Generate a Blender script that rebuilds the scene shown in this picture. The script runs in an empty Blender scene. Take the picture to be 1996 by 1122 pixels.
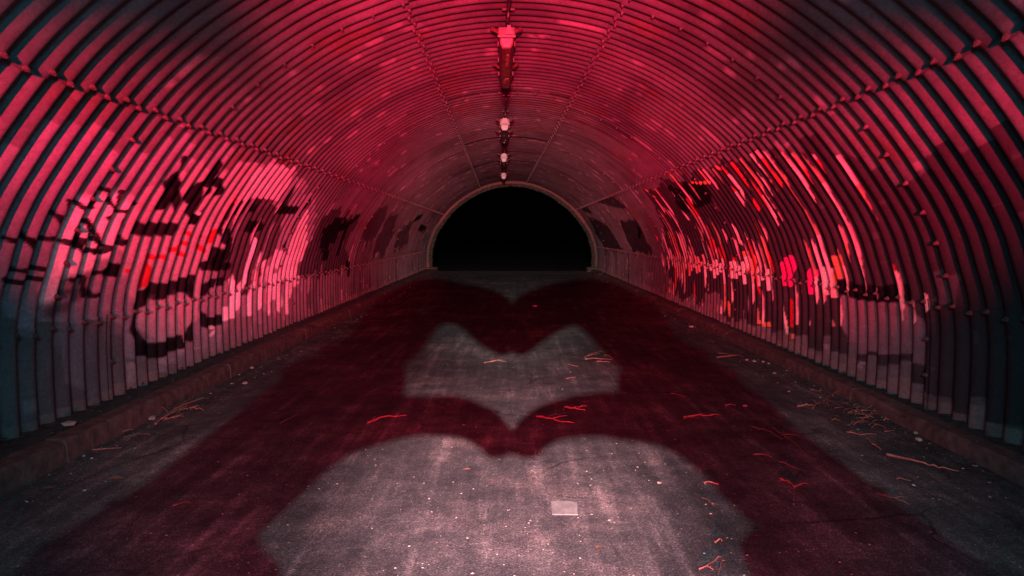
import bpy, bmesh, math, random
import numpy as np
from mathutils import Vector, Matrix

C = bpy.context.scene.collection
SC = bpy.context.scene
R = math.radians

# ------------------------------------------------------------------ camera, world, lamps, exposure
CAM_H = 1.205
F = 1398.0            # focal length in pixels of the 1996 px wide photograph
PITCH = R(4.336)
cd = bpy.data.cameras.new('camera')
cam = bpy.data.objects.new('camera', cd); C.objects.link(cam)
cam.location = (0, 0, CAM_H); cam.rotation_euler = (R(90) - PITCH, 0, 0)
cd.sensor_width = 36; cd.lens = F / 1996 * 36; cd.clip_start = 0.05; cd.clip_end = 500
SC.camera = cam

w = bpy.data.worlds.new('World'); SC.world = w; w.use_nodes = True
bg = w.node_tree.nodes['Background']
bg.inputs[0].default_value = (0.0, 0.25, 0.35, 1); bg.inputs[1].default_value = 0.0004   # a moonless night

LX, LY, LZ = 0.0, -1.30, 1.80         # the headlamp
HANDY = LY + 0.5                      # where the hands are held, half a metre in front of it
def lamp(name, kind, loc, energy, col, aim=None, **kw):
    d = bpy.data.lights.new(name, kind); d.energy = energy; d.color = col
    for k, v in kw.items(): setattr(d, k, v)
    o = bpy.data.objects.new(name, d); C.objects.link(o); o.location = loc
    if aim is not None: o.rotation_euler = (Vector(aim) - Vector(loc)).to_track_quat('-Z', 'Y').to_euler()
    return o
# white beam of the headlamp that throws the shadow of the hands: a wide flood with a hot centre
lamp('headlamp_flood', 'SPOT', (LX, LY, LZ), 760, (0.66, 0.93, 1.0), (0.0, 4.8, -0.2),
     spot_size=R(59), spot_blend=1.0, shadow_soft_size=0.003)
lamp('headlamp_hot_centre', 'SPOT', (LX, LY, LZ), 4600, (1.0, 0.66, 0.70), (0.0, 3.4, 0.0),
     spot_size=R(23), spot_blend=1.0, shadow_soft_size=0.003)
lamp('headlamp_far_beam', 'SPOT', (LX, LY, LZ), 6500, (0.75, 0.95, 0.90), (0, 22, 0.2),
     spot_size=R(22), spot_blend=1.0, shadow_soft_size=0.003)
# red torch on a stand in front of the person's chest, aimed up, and a weak one below the hands
RED = (1.0, 0.012, 0.072); TY, TZ = -1.20, 1.35
lamp('red_torch_hot_centre', 'SPOT', (0.0, TY, TZ), 8600, RED, (0.0, 7.4, 2.75),
     spot_size=R(34), spot_blend=1.0, shadow_soft_size=0.02)
lamp('red_torch_beam', 'SPOT', (0.0, TY, TZ), 450, RED, (0.0, 8.0, 2.3),
     spot_size=R(50), spot_blend=1.0, shadow_soft_size=0.02)
# added unseen red lamp, its barn doors trimming the light raked along the side walls
BY, BZ = -4.20, 1.50
for sg in (-1, 1):
    lamp('red_raking_beam', 'SPOT', (0.0, BY, BZ), 14500, RED, (sg * 2.45, 9.0, 1.6),
         spot_size=R(19), spot_blend=1.0, shadow_soft_size=0.010)
lamp('red_floor_light', 'SPOT', (0.0, -0.45, 0.36), 1150, RED, (0.0, 6.0, 0.15),
     spot_size=R(66), spot_blend=1.0, shadow_soft_size=0.02)
lamp('red_floor_hot_centre', 'SPOT', (0.0, -0.45, 1.12), 750, RED, (0.0, 4.3, 0.0),
     spot_size=R(32), spot_blend=1.0, shadow_soft_size=0.03)
# added dim blue-green fill light, unseen behind the camera, lifts the near shadows
lamp('teal_fill_light', 'POINT', (0.0, -0.35, 1.9), 100, (0.0, 0.72, 1.0), shadow_soft_size=0.25)

SC.view_settings.view_transform = 'Standard'; SC.view_settings.look = 'None'
SC.view_settings.exposure = 0.0; SC.view_settings.gamma = 1.0; SC.view_settings.use_curve_mapping = False

# ------------------------------------------------------------------ helpers
rng = np.random.default_rng(7); random.seed(7)

def link(name, me, mat=None, parent=None):
    o = bpy.data.objects.new(name, me); C.objects.link(o)
    if mat is not None and not me.materials: me.materials.append(mat)
    if parent: o.parent = parent
    return o
def mesh(name, v, f, smooth=False):
    me = bpy.data.meshes.new(name); me.from_pydata([tuple(p) for p in v], [], f); me.update()
    if smooth: me.polygons.foreach_set('use_smooth', [True] * len(me.polygons))
    return me
def empty(name, loc=(0, 0, 0)):
    o = bpy.data.objects.new(name, None); C.objects.link(o); o.location = loc; o.empty_display_size = 0.1; return o
def tag(o, label=None, cat=None, group=None, kind=None):
    if label: o['label'] = label
    if cat: o['category'] = cat
    if group: o['group'] = group
    if kind: o['kind'] = kind
    return o
def bm_mesh(name, bm, smooth=False):
    me = bpy.data.meshes.new(name); bm.normal_update(); bm.to_mesh(me); bm.free()
    if smooth: me.polygons.foreach_set('use_smooth', [True] * len(me.polygons))
    return me
def bbox_bm(bm, cx, cy, cz, sx, sy, sz, bev=0.0, rot=None):
    r = bmesh.ops.create_cube(bm, size=1.0); vs = r['verts']
    bmesh.ops.scale(bm, vec=(sx, sy, sz), verts=vs)
    if bev > 0:
        es = list({e for v in vs for e in v.link_edges})
        rr = bmesh.ops.bevel(bm, geom=es, offset=bev, segments=1, affect='EDGES'); vs = list({v for f in rr['faces'] for v in f.verts} | {v for v in vs if v.is_valid})
    if rot is not None: bmesh.ops.rotate(bm, cent=(0, 0, 0), matrix=rot, verts=vs)
    bmesh.ops.translate(bm, vec=(cx, cy, cz), verts=vs)

def hash2(i, j, seed):
    n = (i.astype(np.int64) * 374761393 + j.astype(np.int64) * 668265263 + seed * 982451653) & 0x7fffffff
    n = ((n ^ (n >> 13)) * 1274126177) & 0x7fffffff
    return ((n ^ (n >> 16)) & 0xffff) / 65535.0
def vn(x, y, seed=0):
    i = np.floor(x); j = np.floor(y); u = x - i; v = y - j
    u = u * u * (3 - 2 * u); v = v * v * (3 - 2 * v)
    i = i.astype(np.int64); j = j.astype(np.int64)
    a = hash2(i, j, seed); b = hash2(i + 1, j, seed); c = hash2(i, j + 1, seed); d = hash2(i + 1, j + 1, seed)
    return (a * (1 - u) + b * u) * (1 - v) + (c * (1 - u) + d * u) * v
def fbm(x, y, seed=0, o=3):
    t = 0; s = 0; a = 1.0
    for k in range(o):
        t = t + a * vn(x * 2 ** k + 17.3 * k, y * 2 ** k + 9.1 * k, seed + k); s += a; a *= 0.55
    return t / s

# materials
def new_mat(name):
    m = bpy.data.materials.new(name); m.use_nodes = True; nt = m.node_tree
    return m, nt, nt.nodes['Principled BSDF']
def N(nt, t, **kw):
    n = nt.nodes.new(t)
    for k, v in kw.items(): setattr(n, k, v)
    return n
def noise(nt, vec, scale, detail=4, rough=0.55):
    n = N(nt, 'ShaderNodeTexNoise'); n.inputs['Scale'].default_value = scale
    n.inputs['Detail'].default_value = detail; n.inputs['Roughness'].default_value = rough
    if vec is not None: nt.links.new(vec, n.inputs['Vector'])
    return n.outputs['Fac']
def ramp(nt, fac, stops):
    r = N(nt, 'ShaderNodeValToRGB'); e = r.color_ramp.elements
    while len(e) < len(stops): e.new(0.5)
    for k, (p, c) in enumerate(stops):
        e[k].position = p; e[k].color = c if len(c) == 4 else (*c, 1)
    nt.links.new(fac, r.inputs[0]); return r.outputs[0]
def mixc(nt, a, b, fac, mode='MIX'):
    m = N(nt, 'ShaderNodeMix', data_type='RGBA', blend_type=mode)
    for s, v in ((0, fac), (6, a), (7, b)):
        if isinstance(v, (int, float)): m.inputs[s].default_value = v
        elif isinstance(v, tuple): m.inputs[s].default_value = (*v, 1)
        else: nt.links.new(v, m.inputs[s])
    return m.outputs[2]
def bump(nt, bs, h, strength, dist):
    b = N(nt, 'ShaderNodeBump'); b.inputs['Strength'].default_value = strength; b.inputs['Distance'].default_value = dist
    nt.links.new(h, b.inputs['Height']); nt.links.new(b.outputs[0], bs.inputs['Normal'])
def objco(nt, scale=(1, 1, 1), obj=True):
    t = N(nt, 'ShaderNodeTexCoord'); mp = N(nt, 'ShaderNodeMapping'); mp.inputs['Scale'].default_value = scale
    nt.links.new(t.outputs['Object'], mp.inputs[0]); return mp.outputs[0]
def simple(name, col, rough=0.8, var=0.35, scale=30.0, bmp=0.3, bd=0.003, metal=0.0):
    m, nt, bs = new_mat(name); co = objco(nt)
    f = noise(nt, co, scale, 5)
    lo = tuple(c * (1 - var) for c in col); hi = tuple(min(1, c * (1 + var)) for c in col)
    nt.links.new(ramp(nt, f, [(0.3, lo), (0.7, hi)]), bs.inputs['Base Color'])
    bs.inputs['Roughness'].default_value = rough; bs.inputs['Metallic'].default_value = metal
    if bmp: bump(nt, bs, noise(nt, co, scale * 3, 4), bmp, bd)
    return m

# ------------------------------------------------------------------ tunnel profile (x, z), left foot over the crown to right foot
half = [(2.70, 0.06), (2.705, 0.35), (2.695, 0.62), (2.66, 0.845), (2.60, 1.03), (2.535, 1.214), (2.44, 1.395), (2.325, 1.566),
        (2.205, 1.730), (2.045, 1.925), (1.88, 2.095), (1.62, 2.305), (1.276, 2.527), (0.98, 2.665), (0.67, 2.772), (0.34, 2.838), (0.0, 2.86)]
ctrl = [(-x, z) for x, z in half] + [(x, z) for x, z in half[-2::-1]]
def catmull(P, n=24):
    out = []
    for i in range(len(P) - 1):
        p0 = P[max(i - 1, 0)]; p1 = P[i]; p2 = P[i + 1]; p3 = P[min(i + 2, len(P) - 1)]
        for k in range(n):
            t = k / n
            out.append(tuple(0.5 * (2 * p1[a] + (p2[a] - p0[a]) * t + (2 * p0[a] - 5 * p1[a] + 4 * p2[a] - p3[a]) * t * t
                                    + (3 * p1[a] - p0[a] - 3 * p2[a] + p3[a]) * t ** 3) for a in (0, 1)))
    out.append(P[-1]); return np.array(out)
PR = catmull(ctrl)
# light smoothing of the normals
PS = np.concatenate([[0], np.cumsum(np.hypot(*np.diff(PR, axis=0).T))]); STOT = PS[-1]
tg = np.gradient(PR, axis=0); tg /= np.linalg.norm(tg, axis=1)[:, None]
ker = np.ones(31) / 31
tgs = np.stack([np.convolve(np.pad(tg[:, a], 15, mode='edge'), ker, 'valid') for a in (0, 1)], 1); tgs /= np.linalg.norm(tgs, axis=1)[:, None]
NX = tgs[:, 1]; NZ = -tgs[:, 0]      # inward normal (towards the middle of the tunnel)
ANG = np.unwrap(np.arctan2(PR[:, 1] - CAM_H, PR[:, 0])); 
def prof(s): return np.interp(s, PS, PR[:, 0]), np.interp(s, PS, PR[:, 1])
def pnorm(s): return np.interp(s, PS, NX), np.interp(s, PS, NZ)
ANGM = -np.unwrap(np.arctan2(PR[:, 1] - CAM_H, PR[:, 0]) % (2 * math.pi)) if False else None
_a = np.arctan2(PR[:, 1] - CAM_H, PR[:, 0]); _a = np.where(_a < -math.pi / 2, _a + 2 * math.pi, _a)   # left foot ~ >pi, right foot <0, decreasing
def s_of_dir(dx, dz):
    a = math.atan2(dz, dx)
    if a < -math.pi / 2: a += 2 * math.pi
    return float(np.interp(-a, -_a, PS))
def ray(px, py):
    u = (px - 998) / F; v = (561 - py) / F
    c, s = math.cos(PITCH), math.sin(PITCH)
    return u, c + v * s, -s + v * c
def wall(px, py):                     # a point of the photograph's wall -> (distance down the tunnel, girth position)
    dx, dy, dz = ray(px, py); s = s_of_dir(dx, dz); x, z = prof(s)
    r = math.hypot(x, z - CAM_H); return (dy * r / math.hypot(dx, dz), s)
def floor_pt(px, py, z=0.0):
    dx, dy, dz = ray(px, py); t = (z - CAM_H) / dz; return (dx * t, dy * t)
def sr(side, ratio): return s_of_dir(side, ratio)

PITCHR = 0.1524; AMP = 0.028; YEND = 22.5
def corr(Y): return AMP * np.cos(2 * math.pi * Y / PITCHR)

# longitudinal seams: girth position near (Y=3) and far (Y=20)
s_apex = STOT / 2
def seam(n, f): return lambda Y: n + (f - n) * (np.asarray(Y, float) - 3) / 17
SEAMS = [seam(sr(-1, -0.207), sr(-1, -0.20)), seam(sr(-1, 0.352), sr(-1, 0.295)), seam(s_apex - 0.70, s_apex - 0.98),
         seam(s_apex + 0.80, s_apex + 0.50), seam(sr(1, 0.41), sr(1, 0.385)), seam(sr(1, -0.165), sr(1, -0.15))]
EDGE0 = lambda Y: np.zeros_like(np.asarray(Y, float)); EDGE1 = lambda Y: np.full_like(np.asarray(Y, float), STOT)
LINES = [EDGE0] + SEAMS + [EDGE1]
JOINT = [4.70, 4.17, 4.89, 4.40, 4.89, 4.30, 4.55]     # where the cross joints of each row of plates fall
PLEN = 26 * PITCHR
SL, SUL = SEAMS[0], SEAMS[1]; SUR, SLR = SEAMS[4], SEAMS[5]

# ------------------------------------------------------------------ paint on the plates, in (Y, s) coordinates of the lining
def Z1(*p): return [wall(x / 2.244, y / 2.244) for x, y in p]
def Z2(*p): return [wall(x / 2.244, 450 + y / 2.244) for x, y in p]
def Z4(*p): return [wall(200 + x / 2.805, 300 + y / 2.805) for x, y in p]
def Z5(*p): return [wall(1230 + x / 2.805, 300 + y / 2.805) for x, y in p]
def Z6(*p): return [wall(560 + x / 3.74, 340 + y / 3.74) for x, y in p]
def Z7(*p): return [wall(1130 + x / 3.74, 340 + y / 3.74) for x, y in p]
def ZR(*p): return [wall(1330 + x / 2.244, y / 2.244) for x, y in p]
def ZS(*p): return [wall(1330 + x / 2.244, 450 + y / 2.244) for x, y in p]
def PX(*p): return [wall(x, y) for x, y in p]
def in_poly(Y, S, poly):
    r = np.zeros(Y.shape, bool); n = len(poly)
    for i in range(n):
        y1, s1 = poly[i]; y2, s2 = poly[(i + 1) % n]
        c = (s1 > S) != (s2 > S)
        if s1 != s2: r ^= c & (Y < (y2 - y1) * (S - s1) / (s2 - s1) + y1)
    return r
def d_line(Y, S, pl):
    d = np.full(Y.shape, 9.0)
    for (y1, s1), (y2, s2) in zip(pl[:-1], pl[1:]):
        dy, ds = y2 - y1, s2 - s1; L = dy * dy + ds * ds + 1e-9
        t = np.clip(((Y - y1) * dy + (S - s1) * ds) / L, 0, 1)
        d = np.minimum(d, np.hypot(Y - y1 - t * dy, S - s1 - t * ds))
    return d
def d_poly(Y, S, pl): return np.where(in_poly(Y, S, pl), -1, 1) * d_line(Y, S, pl + [pl[0]])

BLACK = (0.002, 0.003, 0.004); DARK = (0.030, 0.026, 0.030); STEEL = (0.155, 0.15, 0.155); LILAC = (0.28, 0.265, 0.31)
PALE = (0.74, 0.68, 0.70); REDP = (0.42, 0.012, 0.02); ORANGE = (0.62, 0.24, 0.11); CREAM = (0.82, 0.70, 0.62); MAGENTA = (0.75, 0.03, 0.20); MUD = (0.12, 0.085, 0.085)
PAINT = []      # (kind, geometry, half width, colour, softness, opacity)
def poly(pts, col, soft=0.01, op=1.0, ragged=0.03): PAINT.append(('p', pts, ragged, col, soft, op))
def line(pts, wd, col, soft=0.008, op=1.0): PAINT.append(('l', pts, wd, col, soft * 0.6, op))
# --- left wall: pale ground coats
poly(PX((0, 270), (120, 250), (250, 290), (330, 262), (420, 290), (470, 320), (560, 330), (610, 380), (620, 480), (600, 600), (520, 680), (420, 700), (360, 740), (200, 640), (0, 640)), LILAC, 0.006, 0.75, 0.10)
poly(Z1((250, 1040), (300, 960), (340, 880), (420, 860), (470, 840), (520, 860), (590, 880), (600, 1000), (540, 1060), (480, 1100), (430, 1122)) + Z2((300, 250), (170, 330), (130, 260), (180, 120), (240, 20)), PALE, 0.03, 1, 0.05)
poly(Z2((285, 420), (385, 400), (380, 690), (345, 680), (300, 600), (270, 660)), LILAC, 0.006, 0.9, 0.04)
poly(Z4((60, 420), (200, 200), (420, 60), (700, 60), (860, 20), (1010, 60), (960, 160), (820, 260), (700, 320), (660, 480), (560, 640), (480, 1000), (620, 1090), (400, 1122), (330, 1122), (150, 800)), (0.40, 0.33, 0.36), 0.01, 0.85, 0.06)
poly(Z4((1120, 290), (1060, 380), (1010, 560), (1000, 720), (1060, 700), (1110, 500), (1122, 480)), PALE, 0.01, 0.85, 0.05)
poly(Z4((850, 50), (1010, 60), (1040, 100), (960, 240), (840, 300), (740, 250)), (0.68, 0.55, 0.58), 0.006, 1, 0.05)
# dark overpainting
poly(Z4((690, 320), (840, 255), (900, 262), (985, 310), (940, 520), (880, 640), (760, 760), (690, 720), (640, 660), (680, 470)), (0.055, 0.042, 0.05), 0.008, 0.95, 0.07)
poly(Z2((0, 440), (150, 430), (340, 400), (480, 350), (520, 420), (540, 720), (0, 900)), (0.11, 0.105, 0.12), 0.01, 0.6, 0.06)
poly(Z4((360, 1030), (620, 1090), (700, 880), (860, 900), (1122, 700), (1122, 930), (700, 1110), (360, 1122)), (0.16, 0.12, 0.14), 0.01, 0.6, 0.08)
poly(Z6((200, 380), (300, 260), (470, 270), (520, 350), (440, 430), (430, 640), (330, 700), (150, 740), (60, 720)), DARK, 0.01, 0.9, 0.12)
poly(Z6((620, 280), (700, 220), (700, 330), (640, 480), (560, 500), (560, 400)), DARK, 0.01, 0.8, 0.1)
poly(Z6((740, 300), (800, 300), (760, 470), (690, 590), (620, 600), (660, 440)), DARK, 0.01, 0.85, 0.1)
poly(Z6((840, 370), (910, 350), (870, 500), (770, 560), (790, 440)), DARK, 0.01, 0.85, 0.1)
# white letters
for a in (((815, 490), (760, 680), (735, 790)), ((845, 560), (815, 700), (790, 850)), ((690, 680), (700, 800), (680, 880)), ((880, 600), (865, 720), (840, 830)), ((650, 870), (700, 860), (720, 820))):
    line(Z4(*a), 0.062, (0.88, 0.84, 0.87), 0.02, 0.98)
for a in (((930, 560), (990, 590), (970, 660), (910, 720), (960, 780), (960, 820)), ((1020, 600), (1010, 720), (1000, 830)), ((905, 640), (900, 830))):
    line(Z4(*a), 0.09, (0.80, 0.72, 0.77), 0.03, 0.92)
# thin black crown and squiggles
TH = 0.014
for a in ([(25, 1040), (60, 1048), (95, 1000), (112, 1042), (160, 1055), (230, 1030), (256, 1000), (250, 960), (235, 932), (275, 962)],
          [(275, 962), (290, 870), (330, 880), (372, 920), (402, 908), (430, 832), (462, 822), (490, 908), (478, 860)],
          [(462, 945), (480, 930), (520, 832), (546, 836), (505, 932), (592, 892)], [(592, 892), (524, 955), (508, 1000), (530, 1050), (570, 1040)],
          [(508, 1066), (565, 1050)], [(335, 972), (380, 962), (372, 1030), (338, 1072), (265, 1052), (400, 1040), (432, 1068), (474, 1080), (442, 1108), (398, 1092), (360, 1110)],
          [(372, 966), (415, 1000), (420, 1060), (400, 1100)], [(350, 1000), (330, 1080)], [(90, 1010), (130, 1070), (160, 1062)]):
    line(Z1(*a), TH, BLACK, 0.006, 0.96)
for a in ([(0, 205), (60, 172), (190, 158)], [(0, 232), (100, 214), (190, 200)], [(110, 152), (135, 165)], [(330, 40), (350, 100), (345, 140)],
          [(400, 200), (430, 178), (480, 162)], [(300, 210), (360, 200), (350, 280)], [(380, 200), (400, 285), (425, 270)]):
    line(Z2(*a), TH * 1.1, BLACK, 0.008, 0.95)
line(Z2((480, 165), (515, 170)), 0.028, BLACK, 0.008)
line(Z2((215, 350), (250, 280), (300, 225)), 0.05, BLACK, 0.05, 0.75)
line(Z2((260, 340), (330, 290), (350, 260)), 0.035, BLACK, 0.05, 0.6)
# thick black graffiti
for a, wd in (([(436, 15), (418, 60), (385, 105)], 0.022), ([(385, 105), (350, 150), (342, 200), (312, 272)], 0.045), ([(365, 150), (372, 200), (350, 255)], 0.06), ([(392, 150), (402, 225), (390, 300)], 0.035), ([(420, 60), (400, 130)], 0.03),
              ([(622, 62), (575, 120), (520, 165), (462, 238)], 0.045), ([(600, 90), (560, 140)], 0.05), ([(560, 150), (632, 150), (640, 195), (590, 235), (545, 300), (500, 352)], 0.040), ([(530, 180), (500, 240), (478, 300), (490, 350)], 0.05), ([(570, 200), (520, 260)], 0.05)):
    line(Z4(*a), wd, BLACK, 0.014, 0.98)
line(Z4((508, 322), (545, 312)), 0.014, CREAM, 0.005, 0.9)
for a, wd in (([(175, 405), (400, 408)], 0.048), ([(665, 330), (740, 290), (835, 275)], 0.075), ([(785, 392), (850, 392)], 0.06), ([(950, 300), (1050, 303)], 0.05),
              ([(1030, 190), (985, 262)], 0.06), ([(645, 400), (685, 480), (660, 560), (600, 580)], 0.06), ([(545, 605), (680, 612)], 0.045),
              ([(235, 752), (330, 745), (480, 700)], 0.062), ([(225, 765), (172, 830), (160, 950), (198, 1065)], 0.055), ([(198, 1068), (300, 1082), (350, 1040)], 0.055), ([(350, 1040), (440, 1012)], 0.055),
              ([(460, 1000), (482, 900), (484, 800), (470, 720)], 0.04), ([(640, 695), (565, 712), (524, 790), (520, 870), (556, 925), (640, 903)], 0.045),
              ([(985, 500), (1010, 440), (1122, 250)], 0.05), ([(590, 545), (650, 560), (620, 600)], 0.07)):
    line(Z4(*a), wd, BLACK, 0.018, 0.97)
line(Z4((5, 635), (80, 628)), 0.045, BLACK, 0.01)
# red marks
for a, wd in (([(258, 450), (240, 530), (250, 562), (330, 558), (410, 500), (472, 470), (462, 430), (440, 432)], 0.018), ([(398, 500), (420, 545), (445, 548)], 0.018),
              ([(232, 598), (236, 680), (180, 742)], 0.035), ([(120, 635), (150, 628)], 0.015), ([(500, 490), (556, 532)], 0.022), ([(575, 460), (625, 410)], 0.05), ([(680, 275), (765, 240)], 0.018),
              ([(540, 450), (505, 495)], 0.014), ([(715, 590), (705, 640)], 0.02)):
    line(Z4(*a), wd, REDP, 0.006, 0.95)
line(Z4((560, 950), (600, 945), (585, 990)), 0.012, PALE, 0.004, 0.8)
# far left scribble
for a, wd in (([(330, 340), (400, 335), (410, 370), (360, 400)], 0.06), ([(270, 400), (330, 380), (420, 370), (470, 330), (500, 305)], 0.07), ([(250, 470), (275, 540), (270, 590)], 0.10),
              ([(420, 410), (400, 460), (370, 540)], 0.10), ([(290, 440), (350, 450)], 0.10), ([(930, 320), (970, 305)], 0.09), ([(960, 380), (1000, 400)], 0.09), ([(430, 660), (440, 700)], 0.10)):
    line(Z6(*a), wd, BLACK, 0.03, 0.95)
# --- right wall: dark overpainting
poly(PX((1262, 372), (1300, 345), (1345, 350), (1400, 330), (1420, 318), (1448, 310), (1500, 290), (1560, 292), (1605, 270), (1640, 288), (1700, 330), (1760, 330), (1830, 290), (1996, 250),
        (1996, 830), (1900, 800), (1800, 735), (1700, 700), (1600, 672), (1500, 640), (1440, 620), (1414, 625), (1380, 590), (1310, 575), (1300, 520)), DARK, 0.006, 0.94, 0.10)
poly(Z7((115, 190), (250, 155), (350, 240), (290, 245)), BLACK, 0.01, 0.8, 0.03)
poly(Z7((290, 340), (400, 310), (470, 420), (540, 580), (400, 570), (350, 480)), (0.015, 0.017, 0.02), 0.01, 0.95, 0.06)
poly(Z7((60, 300), (190, 350), (260, 450), (330, 560), (190, 545), (120, 430)), (0.015, 0.017, 0.02), 0.01, 0.95, 0.08)
poly(Z7((20, 240), (60, 235), (100, 280), (30, 270)), BLACK, 0.01, 0.8, 0.03)
line(Z7((420, 385), (445, 400), (435, 450)), 0.05, BLACK, 0.01)
poly(ZS((705, 275), (1000, 275), (1030, 320), (1075, 580), (1010, 545), (960, 540), (860, 540), (730, 510)), (0.20, 0.15, 0.17), 0.006, 0.9, 0.05)
poly(ZS((1110, 200), (1200, 200), (1230, 330), (1130, 360), (1085, 300)), (0.10, 0.09, 0.10), 0.008, 0.8, 0.06)
poly(Z5((410, 760), (500, 760), (515, 940), (420, 910)), (0.17, 0.13, 0.14), 0.006, 0.9, 0.04)
line(ZS((690, 235), (760, 262), (860, 275), (980, 270)), 0.06, BLACK, 0.015)
line(Z5((250, 215), (270, 260), (350, 215), (400, 190)), 0.16, BLACK, 0.02, 0.9)
# bright slabs at the lower right seam
for x0, x1, y0, y1, c in ((565, 600, 165, 240, MAGENTA), (602, 640, 160, 250, CREAM), (640, 680, 165, 262, (0.80, 0.45, 0.42)), (660, 702, 165, 205, ORANGE), (440, 478, 150, 225, MAGENTA), (285, 312, 135, 190, ORANGE),
                          (340, 425, 180, 225, CREAM), (210, 290, 150, 190, CREAM), (100, 180, 145, 175, CREAM), (30, 90, 130, 160, (0.7, 0.3, 0.3))):
    poly(ZS((x0, y0 - 12), (x1 + 6, y0 - 12), (x1 + 6, y1 + 10), (x0, y1 + 10)), c, 0.004, 1, 0.09)
for x0, x1, y0, y1 in ((330, 352, 390, 408), (358, 390, 398, 418), (486, 508, 450, 472), (460, 478, 465, 488), (722, 745, 480, 495)):
    poly(ZS((x0, y0), (x1, y0), (x1, y1), (x0, y1)), ORANGE, 0.003, 1, 0.01)
line(Z5((560, 50), (640, 160), (700, 290)), 0.03, (0.6, 0.03, 0.05), 0.004, 0.9)
for a, c in ((((85, 190), (150, 245)), ORANGE), (((265, 280), (320, 355)), CREAM), (((290, 270), (345, 355)), CREAM), (((310, 240), (385, 350)), REDP), (((545, 110), (600, 180), (660, 290)), CREAM),
             (((660, 330), (720, 450), (760, 560), (785, 640)), REDP), (((725, 225), (815, 380)), CREAM), (((600, 470), (630, 530)), CREAM), (((475, 370), (520, 450), (560, 560), (600, 640)), REDP),
             (((380, 440), (430, 620)), CREAM), (((400, 400), (440, 480)), CREAM), (((140, 440), (165, 495)), MAGENTA), (((215, 560), (218, 590)), MAGENTA), (((980, 520), (1000, 640)), REDP), (((1005, 560), (1040, 640)), CREAM),
             (((890, 800), (890, 940)), REDP), (((850, 815), (860, 980)), CREAM), (((700, 700), (735, 890)), REDP), (((545, 810), (548, 880)), ORANGE), (((440, 40), (490, 75)), ORANGE), (((595, 30), (625, 55)), ORANGE), (((340, 150), (435, 150)), ORANGE)):
    line(Z5(*a), 0.012 if c != ORANGE else 0.018, c, 0.004, 0.95)

SLIV_R = PX((1275, 370), (1310, 330), (1400, 325), (1480, 290), (1640, 300), (1720, 420), (1800, 560), (1830, 590), (1780, 640), (1480, 630), (1310, 585), (1290, 500))
SLIV_L = Z4((640, 300), (860, 40), (1060, 100), (1122, 100), (1122, 1000), (700, 1100), (420, 1122), (420, 700), (560, 420))

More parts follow.
